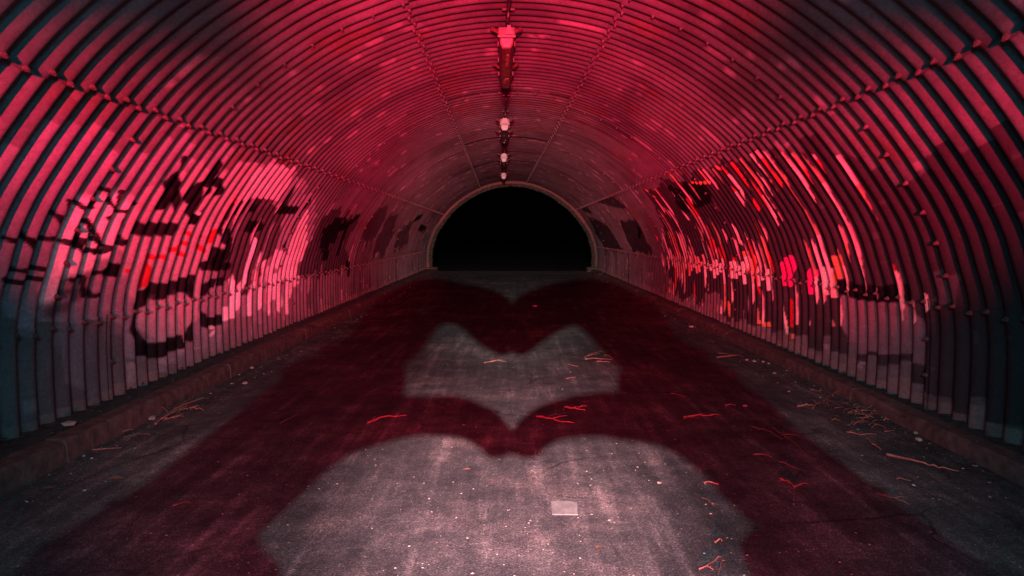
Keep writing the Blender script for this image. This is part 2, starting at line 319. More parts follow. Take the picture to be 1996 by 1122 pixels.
def paint(Y, S):
    rib = np.floor(Y / PITCHR + 0.5); ph = (Y / PITCHR + 0.5) - rib       # 0..1, crest in the middle
    n1 = fbm(Y * 1.3, S * 1.1, 3); n2 = fbm(Y * 9, S * 9, 5); n3 = fbm(Y * 40, S * 22, 8)
    col = np.empty(Y.shape + (3,))
    k = (0.62 + 0.5 * n1 + 0.30 * (n2 - 0.5) + 0.25 * (n3 - 0.5))[..., None]
    col[:] = np.array(STEEL) * k
    # brighter zinc patches, one rib at a time
    fl = (vn(rib * 5.3, S * 5.5, 21) > 0.84) & (np.abs(ph - 0.5) < 0.30) & (n2 > 0.36)
    col[fl] = np.array((0.27, 0.24, 0.25)) * (0.8 + 0.4 * n3[fl][:, None])
    # dull grey strip along the seams: shade of the lap bulge painted in
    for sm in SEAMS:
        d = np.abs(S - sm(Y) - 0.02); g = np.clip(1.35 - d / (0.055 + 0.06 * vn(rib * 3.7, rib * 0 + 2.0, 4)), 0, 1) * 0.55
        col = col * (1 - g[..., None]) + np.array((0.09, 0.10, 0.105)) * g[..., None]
    bl = np.clip((fbm(Y * 0.7 + 3, S * 1.6 + 8, 33, 4) - 0.55) * 5, 0, 1) * 0.32; col *= (1 - bl)[..., None]
    ru = np.clip((fbm(Y * 2.1 + 30, S * 3.0 + 8, 35, 4) - 0.60) * 7, 0, 1)[..., None] * 0.6; col = col * (1 - ru) + np.array((0.13, 0.065, 0.05)) * (0.6 + 0.8 * n3[..., None]) * ru
    # seepage streaks running down from the crown
    st = np.clip((vn(rib * 1.7, S * 0.7, 31) - 0.66) * 4, 0, 1) * 0.35
    col *= (1 - st)[..., None]
    # dark band along the cable at the crown
    d = np.abs(S - (s_apex + 0.04 - 0.014 * Y)); g = np.clip(1.2 - d / (0.10 + 0.05 * n2), 0, 1) * 0.75
    col = col * (1 - g[..., None]) + np.array((0.055, 0.06, 0.062)) * g[..., None]
    side = (S < SUL(3.0) + 0.3) | (S > SUR(20) - 0.4)
    if side.any():
        y = Y[side]; s = S[side]; c = col[side]; rb = rib[side]; p = ph[side]; N2 = n2[side]; N3 = n3[side]
        rag = (vn(rb * 9.7, s * 4.0, 11) - 0.5) * 2          # ragged from rib to rib
        fine = (N3 - 0.5)
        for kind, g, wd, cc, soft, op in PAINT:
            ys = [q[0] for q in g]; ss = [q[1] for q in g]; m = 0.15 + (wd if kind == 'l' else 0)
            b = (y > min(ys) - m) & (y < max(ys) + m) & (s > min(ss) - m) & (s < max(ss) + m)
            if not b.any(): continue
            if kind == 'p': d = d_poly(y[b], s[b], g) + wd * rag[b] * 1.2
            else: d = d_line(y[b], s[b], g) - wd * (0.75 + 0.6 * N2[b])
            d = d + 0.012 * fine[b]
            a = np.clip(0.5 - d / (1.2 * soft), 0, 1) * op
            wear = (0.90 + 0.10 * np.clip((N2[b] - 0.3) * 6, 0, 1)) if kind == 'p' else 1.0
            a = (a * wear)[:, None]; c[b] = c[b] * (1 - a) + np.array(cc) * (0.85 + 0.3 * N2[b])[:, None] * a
        # paint flaked off one flank of the ribs in slivers
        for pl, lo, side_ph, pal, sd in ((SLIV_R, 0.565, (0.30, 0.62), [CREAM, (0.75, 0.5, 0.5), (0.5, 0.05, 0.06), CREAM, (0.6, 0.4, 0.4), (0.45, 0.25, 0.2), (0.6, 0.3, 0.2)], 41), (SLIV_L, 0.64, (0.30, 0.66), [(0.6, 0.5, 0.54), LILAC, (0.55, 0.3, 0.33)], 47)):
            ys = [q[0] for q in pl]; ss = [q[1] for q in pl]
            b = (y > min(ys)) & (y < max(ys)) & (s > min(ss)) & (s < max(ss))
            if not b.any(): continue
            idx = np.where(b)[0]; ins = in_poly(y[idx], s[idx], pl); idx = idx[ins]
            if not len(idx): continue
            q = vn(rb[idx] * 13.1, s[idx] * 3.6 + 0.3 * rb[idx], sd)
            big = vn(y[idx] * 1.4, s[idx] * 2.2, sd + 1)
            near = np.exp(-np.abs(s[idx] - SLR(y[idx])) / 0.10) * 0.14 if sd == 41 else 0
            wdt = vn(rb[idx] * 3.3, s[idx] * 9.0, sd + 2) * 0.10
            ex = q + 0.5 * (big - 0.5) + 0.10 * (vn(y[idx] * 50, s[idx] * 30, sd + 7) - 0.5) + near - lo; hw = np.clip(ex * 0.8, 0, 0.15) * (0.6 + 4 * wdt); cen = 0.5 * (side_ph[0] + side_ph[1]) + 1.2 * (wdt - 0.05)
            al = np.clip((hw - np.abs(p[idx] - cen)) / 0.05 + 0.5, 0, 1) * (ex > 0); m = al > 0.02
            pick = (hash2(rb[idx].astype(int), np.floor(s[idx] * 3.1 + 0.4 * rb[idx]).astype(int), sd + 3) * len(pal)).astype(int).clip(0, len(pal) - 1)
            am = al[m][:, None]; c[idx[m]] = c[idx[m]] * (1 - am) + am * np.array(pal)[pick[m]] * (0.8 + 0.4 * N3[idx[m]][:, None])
        # pale splash marks and bare metal at the foot, small scratches
        z = prof(s)[1]
        foot = z < 0.17 + 0.07 * rag
        c[foot] = c[foot] * 0.35 + np.array((0.20, 0.16, 0.15)) * 0.65 * (0.6 + 0.8 * N2[foot][:, None])
        sc = (vn(rb * 23.0, s * 16, 53) > 0.93) & (vn(y * 60, s * 3, 54) > 0.6)
        c[sc] = c[sc] * 0.8 + 0.03
        col[side] = c
    return np.clip(col, 0.0015, 0.9)

# ------------------------------------------------------------------ materials
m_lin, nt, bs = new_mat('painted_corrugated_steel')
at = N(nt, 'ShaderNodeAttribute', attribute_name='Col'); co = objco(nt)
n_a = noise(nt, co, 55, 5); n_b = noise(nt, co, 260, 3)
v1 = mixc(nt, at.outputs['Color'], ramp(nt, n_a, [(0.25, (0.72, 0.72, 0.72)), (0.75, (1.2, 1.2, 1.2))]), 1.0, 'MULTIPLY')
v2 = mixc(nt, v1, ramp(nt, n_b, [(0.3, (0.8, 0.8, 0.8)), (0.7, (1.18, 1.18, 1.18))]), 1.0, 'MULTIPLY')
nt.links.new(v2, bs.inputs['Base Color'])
bs.inputs['Specular IOR Level'].default_value = 0.18
rr = N(nt, 'ShaderNodeMapRange'); rr.inputs[3].default_value = 0.38; rr.inputs[4].default_value = 0.72; nt.links.new(n_a, rr.inputs[0]); nt.links.new(rr.outputs[0], bs.inputs['Roughness'])
bump(nt, bs, noise(nt, co, 90, 6), 0.35, 0.004)

m_bolt = simple('rusty_bolt', (0.11, 0.085, 0.08), 0.5, 0.5, 60)
m_kerb = simple('kerb_concrete', (0.12, 0.075, 0.068), 0.9, 0.45, 14, 0.6, 0.012)
m_ledge = simple('gritty_ledge', (0.055, 0.058, 0.055), 0.95, 0.6, 22, 0.8, 0.02)
m_brick = simple('weathered_brick', (0.22, 0.10, 0.085), 0.9, 0.5, 25, 0.6, 0.01)
m_mortar = simple('rough_mortar', (0.085, 0.08, 0.062), 0.95, 0.5, 12, 0.8, 0.03)
m_cable = simple('black_cable', (0.03, 0.03, 0.032), 0.5, 0.3, 40, 0.1)
m_house = simple('lamp_housing_grey', (0.12, 0.10, 0.09), 0.45, 0.4, 9, 0.15)
m_rustp = simple('flaking_red_rust', (0.14, 0.045, 0.04), 0.8, 0.6, 14, 0.5)
m_white = simple('pale_enamel', (0.24, 0.22, 0.21), 0.35, 0.15, 12, 0.05)
m_twig = simple('dry_twig', (0.36, 0.15, 0.12), 0.6, 0.4, 60, 0.4)
m_twig2 = simple('dark_twig', (0.22, 0.11, 0.09), 0.7, 0.4, 60, 0.4)
m_leaf = simple('dead_leaf', (0.30, 0.15, 0.11), 0.6, 0.4, 40, 0.4)
m_stone = simple('pale_stone', (0.45, 0.36, 0.32), 0.85, 0.4, 30, 0.6)
m_crumb = simple('pale_crumb', (0.38, 0.31, 0.29), 0.7, 0.4, 30, 0.2)
m_soil = simple('dark_soil', (0.012, 0.012, 0.010), 1.0, 0.4, 2, 0.5)
m_patch = simple('pale_repair_mortar', (0.20, 0.185, 0.175), 0.9, 0.3, 18, 0.5, 0.004)

# asphalt floor
m_floor, nt, bs = new_mat('worn_asphalt')
co = objco(nt)
big = noise(nt, co, 0.9, 6, 0.6); mid = noise(nt, co, 6.0, 6, 0.65); fine = noise(nt, co, 120, 4, 0.7)
streak = noise(nt, objco(nt, (7.0, 0.55, 1)), 1.6, 7, 0.62)
base = ramp(nt, big, [(0.30, (0.048, 0.052, 0.055)), (0.50, (0.098, 0.098, 0.10)), (0.68, (0.20, 0.175, 0.17))])
base = mixc(nt, base, ramp(nt, mid, [(0.32, (0.50, 0.52, 0.54)), (0.68, (1.45, 1.32, 1.28))]), 1.0, 'MULTIPLY')
base = mixc(nt, base, ramp(nt, noise(nt, co, 2.3, 8, 0.7), [(0.40, (0.78, 0.81, 0.83)), (0.53, (1, 1, 1)), (0.66, (1.5, 1.33, 1.30))]), 1.0, 'MULTIPLY')
base = mixc(nt, base, ramp(nt, streak, [(0.34, (0.58, 0.58, 0.60)), (0.55, (1.05, 1.03, 1.03)), (0.68, (2.1, 1.9, 1.85))]), 1.0, 'MULTIPLY')
base = mixc(nt, base, ramp(nt, fine, [(0.36, (0.28, 0.28, 0.29)), (0.58, (1.2, 1.2, 1.2)), (0.68, (2.6, 2.4, 2.3))]), 1.0, 'MULTIPLY')
va = N(nt, 'ShaderNodeTexVoronoi'); va.inputs['Scale'].default_value = 75; nt.links.new(co, va.inputs['Vector'])
sx = N(nt, 'ShaderNodeSeparateColor'); nt.links.new(va.outputs['Color'], sx.inputs[0])
base = mixc(nt, base, ramp(nt, sx.outputs[0], [(0.0, (0.72, 0.74, 0.75)), (0.7, (1.0, 1.0, 1.0)), (1.0, (1.5, 1.45, 1.42))]), 1.0, 'MULTIPLY')
wn = N(nt, 'ShaderNodeTexNoise'); wn.inputs['Scale'].default_value = 1.7; wn.inputs['Detail'].default_value = 8; nt.links.new(co, wn.inputs['Vector'])
wv = mixc(nt, co, wn.outputs['Color'], 0.35)
ck = N(nt, 'ShaderNodeTexVoronoi', feature='DISTANCE_TO_EDGE'); ck.inputs['Scale'].default_value = 1.3; nt.links.new(wv, ck.inputs['Vector'])
crk = mixc(nt, ramp(nt, ck.outputs['Distance'], [(0.003, (0.25, 0.25, 0.25)), (0.012, (1, 1, 1))]), (1.0, 1.0, 1.0), ramp(nt, noise(nt, co, 0.8, 2), [(0.48, (1, 1, 1)), (0.58, (0, 0, 0))]))
base = mixc(nt, base, crk, 1.0, 'MULTIPLY')
vo = N(nt, 'ShaderNodeTexVoronoi'); vo.inputs['Scale'].default_value = 38; nt.links.new(co, vo.inputs['Vector'])
spk = ramp(nt, vo.outputs['Distance'], [(0.05, (1, 1, 1)), (0.10, (0, 0, 0))])
gate = ramp(nt, noise(nt, co, 11, 2), [(0.52, (0, 0, 0)), (0.60, (1, 1, 1))])
spg = mixc(nt, spk, gate, 1.0, 'MULTIPLY')
base = mixc(nt, base, (0.50, 0.42, 0.40), spg)
nt.links.new(base, bs.inputs['Base Color']); bs.inputs['Roughness'].default_value = 0.82
hm = N(nt, 'ShaderNodeMath', operation='ADD'); nt.links.new(fine, hm.inputs[0]); nt.links.new(mid, hm.inputs[1])
bump(nt, bs, hm.outputs[0], 0.9, 0.008)

# ------------------------------------------------------------------ ground, floor, ledges
def grid_mesh(name, xs, ys, zf):
    X, Yg = np.meshgrid(xs, ys); Z = zf(X, Yg); v = np.stack([X, Yg, Z], -1).reshape(-1, 3)
    nx = len(xs); f = [(j * nx + i, j * nx + i + 1, (j + 1) * nx + i + 1, (j + 1) * nx + i) for j in range(len(ys) - 1) for i in range(nx - 1)]
    return mesh(name, v, f, True)
KL, KR, KLZ, KRZ = -2.34, 2.44, 0.12, 0.092
o = link('floor', grid_mesh('floor', np.linspace(KL - 0.04, KR + 0.04, 60), np.arange(-7, 22.95, 0.12),
        lambda x, y: 0.003 * (fbm(x * 1.1 + 9, y * 0.9 + 40, 61) - 0.5) + 0.0006 * (fbm(x * 6 + 50, y * 6 + 50, 66) - 0.5)), m_floor)
tag(o, kind='structure')
o = link('ground', mesh('ground', [(-150, -150, -0.55), (150, -150, -0.55), (150, 200, -0.55), (-150, 200, -0.55)], [(0, 1, 2, 3)]), m_soil); tag(o, kind='structure')
# kerbs, cast in lengths with open joints, and the gritty ledge behind them
for sgn, kx, kz, nm in ((-1, KL, KLZ, 'kerb_left'), (1, KR, KRZ, 'kerb_right')):
    kb = tag(empty(nm), kind='structure')
    y = -6.0; k = 0
    while y < 22.5:
        L = random.choice((2.2, 2.6, 3.1, 1.8)); y2 = min(y + L, 22.55)
        n = max(2, int((y2 - y) / 0.07)); W = 0.13
        sec = [(0, -0.06), (0.004, kz * 0.55), (0.012, kz - 0.012), (0.026, kz), (W - 0.01, kz + 0.004), (W, kz - 0.03)]
        V = []; Fc = []
        for i in range(n + 1):
            yy = y + 0.010 + (y2 - y - 0.020) * i / n
            for j, (a, b) in enumerate(sec):
                ch = 0.006 * (random.random() - 0.5)
                if j in (2, 3): ch -= 0.05 * max(0, vn(np.array(yy * 2.2), np.array(sgn * 3.0 + 5), 71) - 0.68) * 3
                V.append((kx + sgn * (a - ch * 0.7), yy, b + (ch if 0 < j < 5 else 0)))
        m = len(sec)
        for i in range(n):
            for j in range(m - 1):
                q = (i * m + j, i * m + j + 1, (i + 1) * m + j + 1, (i + 1) * m + j); Fc.append(q if sgn > 0 else q[::-1])
        Fc += [tuple(range(m)), tuple(range(n * m, n * m + m))[::-1]]
        link('kerb_block', mesh('kerb_block', V, Fc), m_kerb, kb); y = y2; k += 1
    xs = np.linspace(kx + sgn * 0.12, sgn * 2.80, 8)
    o = link('ledge_left' if sgn < 0 else 'ledge_right', grid_mesh('ledge', xs if sgn > 0 else xs[::-1], np.arange(-6, 22.6, 0.07),
        lambda x, y: kz - 0.015 + 0.035 * (fbm(x * 9 + 30, y * 5 + 60, 75) - 0.45) + 0.0 * x), m_ledge); tag(o, kind='structure')

# ------------------------------------------------------------------ corrugated lining: plates and bolts
tun = tag(empty('corrugated_tunnel', (0, 0, 0)), 'graffiti covered corrugated steel tunnel lining arching over the asphalt path', 'tunnel')
def plate(row, y0, y1):
    sa, sb = LINES[row], LINES[row + 1]
    y0 = max(y0, -3.9); y1 = min(y1, YEND)
    if y1 - y0 < 0.1: return
    far = y0 > 12
    wallrow = row in (0, 1, 5, 6)
    dy = PITCHR / ((16 if wallrow else 10) if not far else 8); ds = (0.010 if wallrow else 0.04) if not far else (0.03 if wallrow else 0.06)
    if y1 < 1.8: dy = PITCHR / 8; ds = 0.06
    ny = int(round((y1 - y0) / dy)) + 1; ys = np.linspace(y0, y1, ny)
    mid = float(sb((y0 + y1) / 2) - sa((y0 + y1) / 2)); ns = max(4, int(mid / ds))
    t = np.linspace(0, 1, ns)
    OV = 0.028
    inner = row % 2 == 0
    A = sa(ys)[:, None] - (OV if row > 0 and inner else 0); B = sb(ys)[:, None] + (OV if row < 6 and inner else 0)
    S = A + (B - A) * t[None, :]; Yg = np.repeat(ys[:, None], ns, 1)
    x, z = prof(S); nx, nz = pnorm(S)
    off = corr(Yg) + (0.007 if inner else 0.0) + 0.012 * (fbm(Yg * 0.9 + 5, S * 1.3 + row * 7.0, 81) - 0.5)
    # laps at the cross joints sit a little proud, the far edge of each plate
    off = off + np.where(Yg > y1 - 0.075, 0.005, 0)
    P = np.stack([x + nx * off, Yg, z + nz * off], -1)
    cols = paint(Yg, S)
    # turned edges, so that each plate shows its thickness
    def ext(P, idx, ax):
        e = P[idx] if ax == 0 else P[:, idx]
        return e
    eL = P[:, :1] - 0.009 * np.stack([nx[:, :1], 0 * nx[:, :1], nz[:, :1]], -1); eR = P[:, -1:] - 0.009 * np.stack([nx[:, -1:], 0 * nx[:, -1:], nz[:, -1:]], -1)
    P = np.concatenate([eL, P, eR], 1); cols = np.concatenate([cols[:, :1] * 0.4, cols, cols[:, -1:] * 0.4], 1); nx = np.concatenate([nx[:, :1], nx, nx[:, -1:]], 1); nz = np.concatenate([nz[:, :1], nz, nz[:, -1:]], 1)
    f1 = P[-1:] - 0.007 * np.stack([nx[-1:], 0 * nx[-1:], nz[-1:]], -1); P = np.concatenate([P, f1], 0); cols = np.concatenate([cols, cols[-1:] * 0.5], 0)
    NY, NS = P.shape[:2]
    me = bpy.data.meshes.new('plate'); nv = NY * NS; nf = (NY - 1) * (NS - 1)
    me.vertices.add(nv); me.vertices.foreach_set('co', P.reshape(-1).astype(np.float32))
    i = np.arange(NY - 1)[:, None] * NS + np.arange(NS - 1)[None, :]
    q = np.stack([i, i + 1, i + NS + 1, i + NS], -1).reshape(-1)
    me.loops.add(nf * 4); me.loops.foreach_set('vertex_index', q.astype(np.int32))
    me.polygons.add(nf); me.polygons.foreach_set('loop_start', (np.arange(nf) * 4).astype(np.int32))
    me.polygons.foreach_set('use_smooth', np.ones(nf, bool))
    me.update(calc_edges=True)
    ca = me.color_attributes.new('Col', 'FLOAT_COLOR', 'POINT')
    ca.data.foreach_set('color', np.concatenate([cols, np.ones(cols.shape[:2] + (1,))], -1).reshape(-1).astype(np.float32))
    me.validate()
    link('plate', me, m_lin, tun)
for row in range(7):
    j = JOINT[row]; n0 = -3
    for k in range(-3, 6):
        plate(row, j + k * PLEN, j + (k + 1) * PLEN)
    
bm = bmesh.new()
def hexbolt():
    bm = bmesh.new()
    def ring(r0, r1, z0, z1, n, cap=True):
        a = [bm.verts.new((r0 * math.cos(2 * math.pi * k / n), r0 * math.sin(2 * math.pi * k / n), z0)) for k in range(n)]
        b = [bm.verts.new((r1 * math.cos(2 * math.pi * k / n), r1 * math.sin(2 * math.pi * k / n), z1)) for k in range(n)]
        for k in range(n): bm.faces.new((a[k], a[(k + 1) % n], b[(k + 1) % n], b[k]))
        if cap: bm.faces.new(b)
    ring(0.022, 0.020, -0.006, 0.004, 8); ring(0.0155, 0.0150, 0.004, 0.020, 6); ring(0.008, 0.0075, 0.020, 0.030, 6)
    return bm_mesh('bolt', bm)
bolt_me = hexbolt(); bolt_me.materials.append(m_bolt)
spots = []
for k, sm in enumerate(SEAMS):
    n0 = int(-0.5 / PITCHR); n1 = int(YEND / PITCHR)
    for i in range(n0, n1):
        Y = i * PITCHR
        s = float(sm(Y)) + (0.012 if i % 2 else -0.012); spots.append((Y, s))
        if k in (2, 3, 4) and Y < 12: spots.append((Y + PITCHR / 2, s + (0.03 if k != 2 else -0.03)))
for row in range(7):
    for kk in range(-1, 6):
        Y = JOINT[row] + kk * PLEN; Y = round(Y / PITCHR) * PITCHR - 0.0
        if not (1.0 < Y < YEND): continue
        a = float(LINES[row](Y)); b = float(LINES[row + 1](Y)); n = int((b - a) / 0.20)
        for i in range(1, n): spots.append((Y, a + (b - a) * i / n))
def bolt_matrix(Y, s):
    x, z = prof(s); nx, nz = pnorm(s); h = float(corr(Y)) + 0.008
    n = Vector((nx, 0, nz)); e = Vector((x, Y, z)) + n * h
    q = n.to_track_quat('Z', 'Y') @ Matrix.Rotation(random.random() * 1.0, 3, 'Z').to_quaternion()
    sc = 0.62 if abs(s - s_apex) < 1.6 else 0.74
    return Matrix.Translation(e) @ q.to_matrix().to_4x4() @ Matrix.Scale(sc, 4)
spots = [p for p in spots if p[0] > 0.4]
def shown(Y, s):
    x, z = prof(s); d = F / Y; return abs(x) * d < 1010 and (z - CAM_H) * d < 470
near = sorted([p for p in spots if shown(*p)], key=lambda p: p[0]); nearset = set(near[:300])
for p in near[:300]:
    o = link('bolt', bolt_me, None, tun); o.matrix_world = bolt_matrix(*p)
rest = [p for p in spots if p not in nearset]
bv = np.array([v.co[:] for v in bolt_me.vertices]); bf = [tuple(p.vertices) for p in bolt_me.polygons]; V = []; Fc = []
for p in rest:
    M = np.array(bolt_matrix(*p)); b0 = len(V); V += list((bv @ M[:3, :3].T + M[:3, 3])); Fc += [tuple(b0 + q for q in f) for f in bf]
tag(link('bolt_rows', mesh('bolt_rows', V, Fc), m_bolt, tun), kind='stuff')

# ------------------------------------------------------------------ brick arch at the far mouth
arch = tag(empty('brick_arch', (0, 22.6, 0)), 'low brick arch rimming the black far mouth of the tunnel', 'arch')
def ringpt(s, inset): 
    x, z = prof(s); nx, nz = pnorm(s); return x + nx * inset, z + nz * inset
bri = bmesh.new(); bbox_bm(bri, 0, 0, 0, 0.068, 0.10, 0.115, 0.006); bri_me = bm_mesh('brick', bri); bri_me.materials.append(m_brick)
nb = int(STOT / 0.079)
for i in range(nb):
    s = (i + 0.5) * STOT / nb; x, z = ringpt(s, 0.045 + random.uniform(-0.012, 0.008)); nx, nz = pnorm(s)
    o = link('brick', bri_me, None, arch); o.location = (x, -0.10 + random.uniform(-0.012, 0.012), z)
    o.rotation_euler = (0, math.atan2(nx, nz) + random.uniform(-0.05, 0.05), random.uniform(-0.04, 0.04))
# mortar body and ragged inner lip
n = 420; V = []; Fc = []
for i in range(n + 1):
    s = STOT * i / n; r = 0.16 + 0.035 * float(fbm(np.array(s * 3.0), np.array(1.5), 91)) + 0.03 * random.random() ** 2
    for (dy_, ins) in ((-0.10, -0.06), (-0.125, 0.085), (-0.10, 0.11), (0.0, r), (0.38, r - 0.01), (0.38, -0.3)):
        x, z = ringpt(s, ins); V.append((x, dy_ + (0.015 * random.random() if 0 < ins < 0.3 else 0), z))
for i in range(n):
    for j in range(5): Fc.append((i * 6 + j, (i + 1) * 6 + j, (i + 1) * 6 + j + 1, i * 6 + j + 1))
link('mortar_ring', mesh('mortar_ring', V, Fc), m_mortar, arch)
# footings where the arch meets the kerbs
for sgn in (-1, 1):
    b = bmesh.new(); bbox_bm(b, sgn * 2.55, -0.1, 0.05, 0.42, 0.5, 0.22, 0.02); link('footing', bm_mesh('footing', b), m_mortar, arch)
# threshold of pale grit between the footings
o = link('threshold', grid_mesh('threshold', np.linspace(-2.5, 2.5, 60), np.linspace(20.9, 22.95, 24), lambda x, y: 0.012 + 0.03 * (fbm(x * 4 + 20, y * 4, 95) - 0.35) * np.clip((y - 20.9) * 2, 0, 1)), m_mortar)
tag(o, kind='structure')
# headwall outside, dark embankment
hw = bmesh.new()
bbox_bm(hw, -8.0, 23.1, 1.2, 10.4, 0.25, 4.6); bbox_bm(hw, 8.0, 23.1, 1.2, 10.4, 0.25, 4.6); bbox_bm(hw, 0, 23.1, 3.6, 5.6, 0.25, 1.1)
tag(link('headwall', bm_mesh('headwall', hw), m_mortar), 'masonry headwall outside the far mouth of the tunnel', 'wall')

# ------------------------------------------------------------------ ceiling cable and lamps
def apex_x(Y): return 0.045 - 0.0135 * Y
def tube(pts, rads, n=6, caps=True):
    P = [Vector(p) for p in pts]; V = []; Fc = []; prev = None
    for i, p in enumerate(P):
        d = (P[min(i + 1, len(P) - 1)] - P[max(i - 1, 0)]).normalized()
        u = d.cross(Vector((0, 0, 1))); u = u.normalized() if u.length > 0.05 else d.cross(Vector((1, 0, 0))).normalized()
        v = d.cross(u)
        r = rads[i] if hasattr(rads, '__len__') else rads
        for k in range(n): V.append(p + u * r * math.cos(2 * math.pi * k / n) + v * r * math.sin(2 * math.pi * k / n))
    for i in range(len(P) - 1):
        for k in range(n): Fc.append((i * n + k, i * n + (k + 1) % n, (i + 1) * n + (k + 1) % n, (i + 1) * n + k))
    if caps: Fc += [tuple(range(n))[::-1], tuple(range((len(P) - 1) * n, len(P) * n))]
    return V, Fc
ys = np.arange(-1, 22.3, 0.2)
cb = tag(empty('ceiling_cable', (0, 0, 2.8)), 'black supply cable clipped along the crown from lamp to lamp', 'cable')
V, Fc = tube([(apex_x(y) + 0.006 * math.sin(y * 3), y, 2.80 - 2.8 - 0.008 * (1 - math.cos(y * 7))) for y in ys], 0.016, 7)
link('cable', mesh('cable', V, Fc, True), m_cable, cb)
clip = bmesh.new(); bbox_bm(clip, 0, 0, 0, 0.09, 0.022, 0.012, 0.003); bbox_bm(clip, 0.0, 0, -0.03, 0.012, 0.02, 0.05, 0.003); cl_me = bm_mesh('clip', clip); cl_me.materials.append(m_house)
for y in np.arange(1.0, 22, 1.07):
    o = link('clip', cl_me, None, cb); o.location = (apex_x(y), y, 0.008); o.rotation_euler = (0, 0, random.uniform(-0.3, 0.3))

def lamp_fixture(y0, L, style, label):
    zt = 2.76; x0 = apex_x(y0 + L / 2)
    t = tag(empty('ceiling_lamp', (x0, y0, zt)), label, 'ceiling lamp', 'strip lamps along the crown of the tunnel')
    t.rotation_euler = (0, 0, 0.0135)
    def extr(sec, a, b, nm, mat, par=t, caps=True):
        V = [(x, a, z) for x, z in sec] + [(x, b, z) for x, z in sec]; n = len(sec)
        Fc = [(k, (k + 1) % n, n + (k + 1) % n, n + k) for k in range(n)]
        if caps: Fc += [tuple(range(n))[::-1], tuple(range(n, 2 * n))]
        return link(nm, mesh(nm, V, Fc), mat, par)
    W = 0.060
    body = [(-W, 0.0), (-W * 1.02, -0.05), (-W * 0.9, -0.075), (W * 0.9, -0.075), (W * 1.02, -0.05), (W, 0.0)]
    extr(body, 0.0, L, 'housing', m_house)
    dif = [(-W * 0.86, -0.076), (-W * 0.80, -0.12), (-W * 0.5, -0.150), (W * 0.5, -0.150), (W * 0.80, -0.12), (W * 0.86, -0.076)]
    dm = (m_rustp, m_house, m_house, m_white)[style]
    d = extr(dif, 0.03, L - 0.03, 'diffuser', dm)
    # pale end plate facing the near mouth with a trapezoid ear above
    e = bmesh.new(); bbox_bm(e, 0, -0.012, -0.07, 2 * W + 0.016, 0.018, 0.018, 0.003)
    link('end_plate', bm_mesh('end_plate', e), m_white, t)
    ear = [(-W * 0.1 if style == 0 else -W * 0.8, -0.058), (W * 0.85, -0.058), (W * 0.45, 0.01), (W * 0.1 if style == 0 else -W * 0.4, 0.01)]
    extr(ear, -0.02, -0.006, 'end_ear', m_white)
    cap = [(-W * 0.72, -0.082), (-W * 0.62, -0.122), (-W * 0.38, -0.148), (W * 0.38, -0.148), (W * 0.62, -0.122), (W * 0.72, -0.082)]
    extr(cap, 0.005, 0.029, 'end_cap', m_white)
    # flaked panels of paint / dirt on the diffuser
    for k in range(5 if style == 0 else 3):
        yy = L * (0.15 + 0.8 * random.random()); xx = random.uniform(-0.012, 0.012)
        b = bmesh.new(); n = 7; vs = [b.verts.new((xx + random.uniform(0.010, 0.022) * math.cos(2 * math.pi * q / n), yy + random.uniform(0.04, 0.11) * math.sin(2 * math.pi * q / n), -0.1515)) for q in range(n)]
        vb = [b.verts.new((v.co.x, v.co.y, -0.1560)) for v in vs]
        b.faces.new(vb); [b.faces.new((vs[q], vs[(q + 1) % n], vb[(q + 1) % n], vb[q])) for q in range(n)]
        link('flake', bm_mesh('flake', b), m_leaf if style == 0 else m_white, t)
    # latches and the strap brackets that hold it to the ribs
    for q, yy in enumerate((0.25, L * 0.5, L - 0.25)):
        for sgn in (-1, 1):
            b = bmesh.new(); bbox_bm(b, sgn * (W + 0.006), yy, -0.062, 0.012, 0.035, 0.04, 0.003); link('latch', bm_mesh('latch', b), m_bolt, t)
    for yy in (0.05, L - 0.35):
        for sgn in (-1, 1):
            e_ = random.uniform(0.0, 0.03); pts = [(sgn * W, yy, -0.03), (sgn * (W + 0.02), yy + 0.02, -0.01), (sgn * (W + 0.04 + e_ * 0.5), yy + 0.05, 0.012), (sgn * (W + 0.05 + e_), yy + 0.1, 0.02)]
            V, Fc = tube(pts, [0.012, 0.014, 0.02, 0.01], 5); link('bracket', mesh('bracket', V, Fc), m_rustp, t)
    return t
lamp_fixture(5.55, 1.55, 0, 'long rust red strip lamp, nearest of the ceiling row')
lamp_fixture(9.9, 1.5, 1, 'grey strip lamp with pale end plate, second along the ceiling')
lamp_fixture(14.2, 1.5, 2, 'small distant strip lamp, third along the ceiling cable')
lamp_fixture(18.6, 1.2, 3, 'tiny farthest strip lamp hanging just before the brick arch')

# ------------------------------------------------------------------ floor details
x0, y0 = floor_pt(1100, 990)
o = link('repair_patch', mesh('repair_patch', [(-.088, -.058, 0), (.080, -.060, 0), (.096, .05, 0), (.03, .062, 0), (-.085, .06, 0), (-.086, -.055, .006), (.078, -.057, .006), (.093, .048, .006), (.03, .058, .006), (-.082, .056, .006)],
        [(5, 6, 7, 8, 9), (0, 1, 6, 5), (1, 2, 7, 6), (2, 3, 8, 7), (3, 4, 9, 8), (4, 0, 5, 9)]), m_patch)
o.location = (x0, y0, -0.002); o.scale = (0.66, 1.35, 0.8); tag(o, 'pale square scrap lying on the bright asphalt in front', 'scrap')

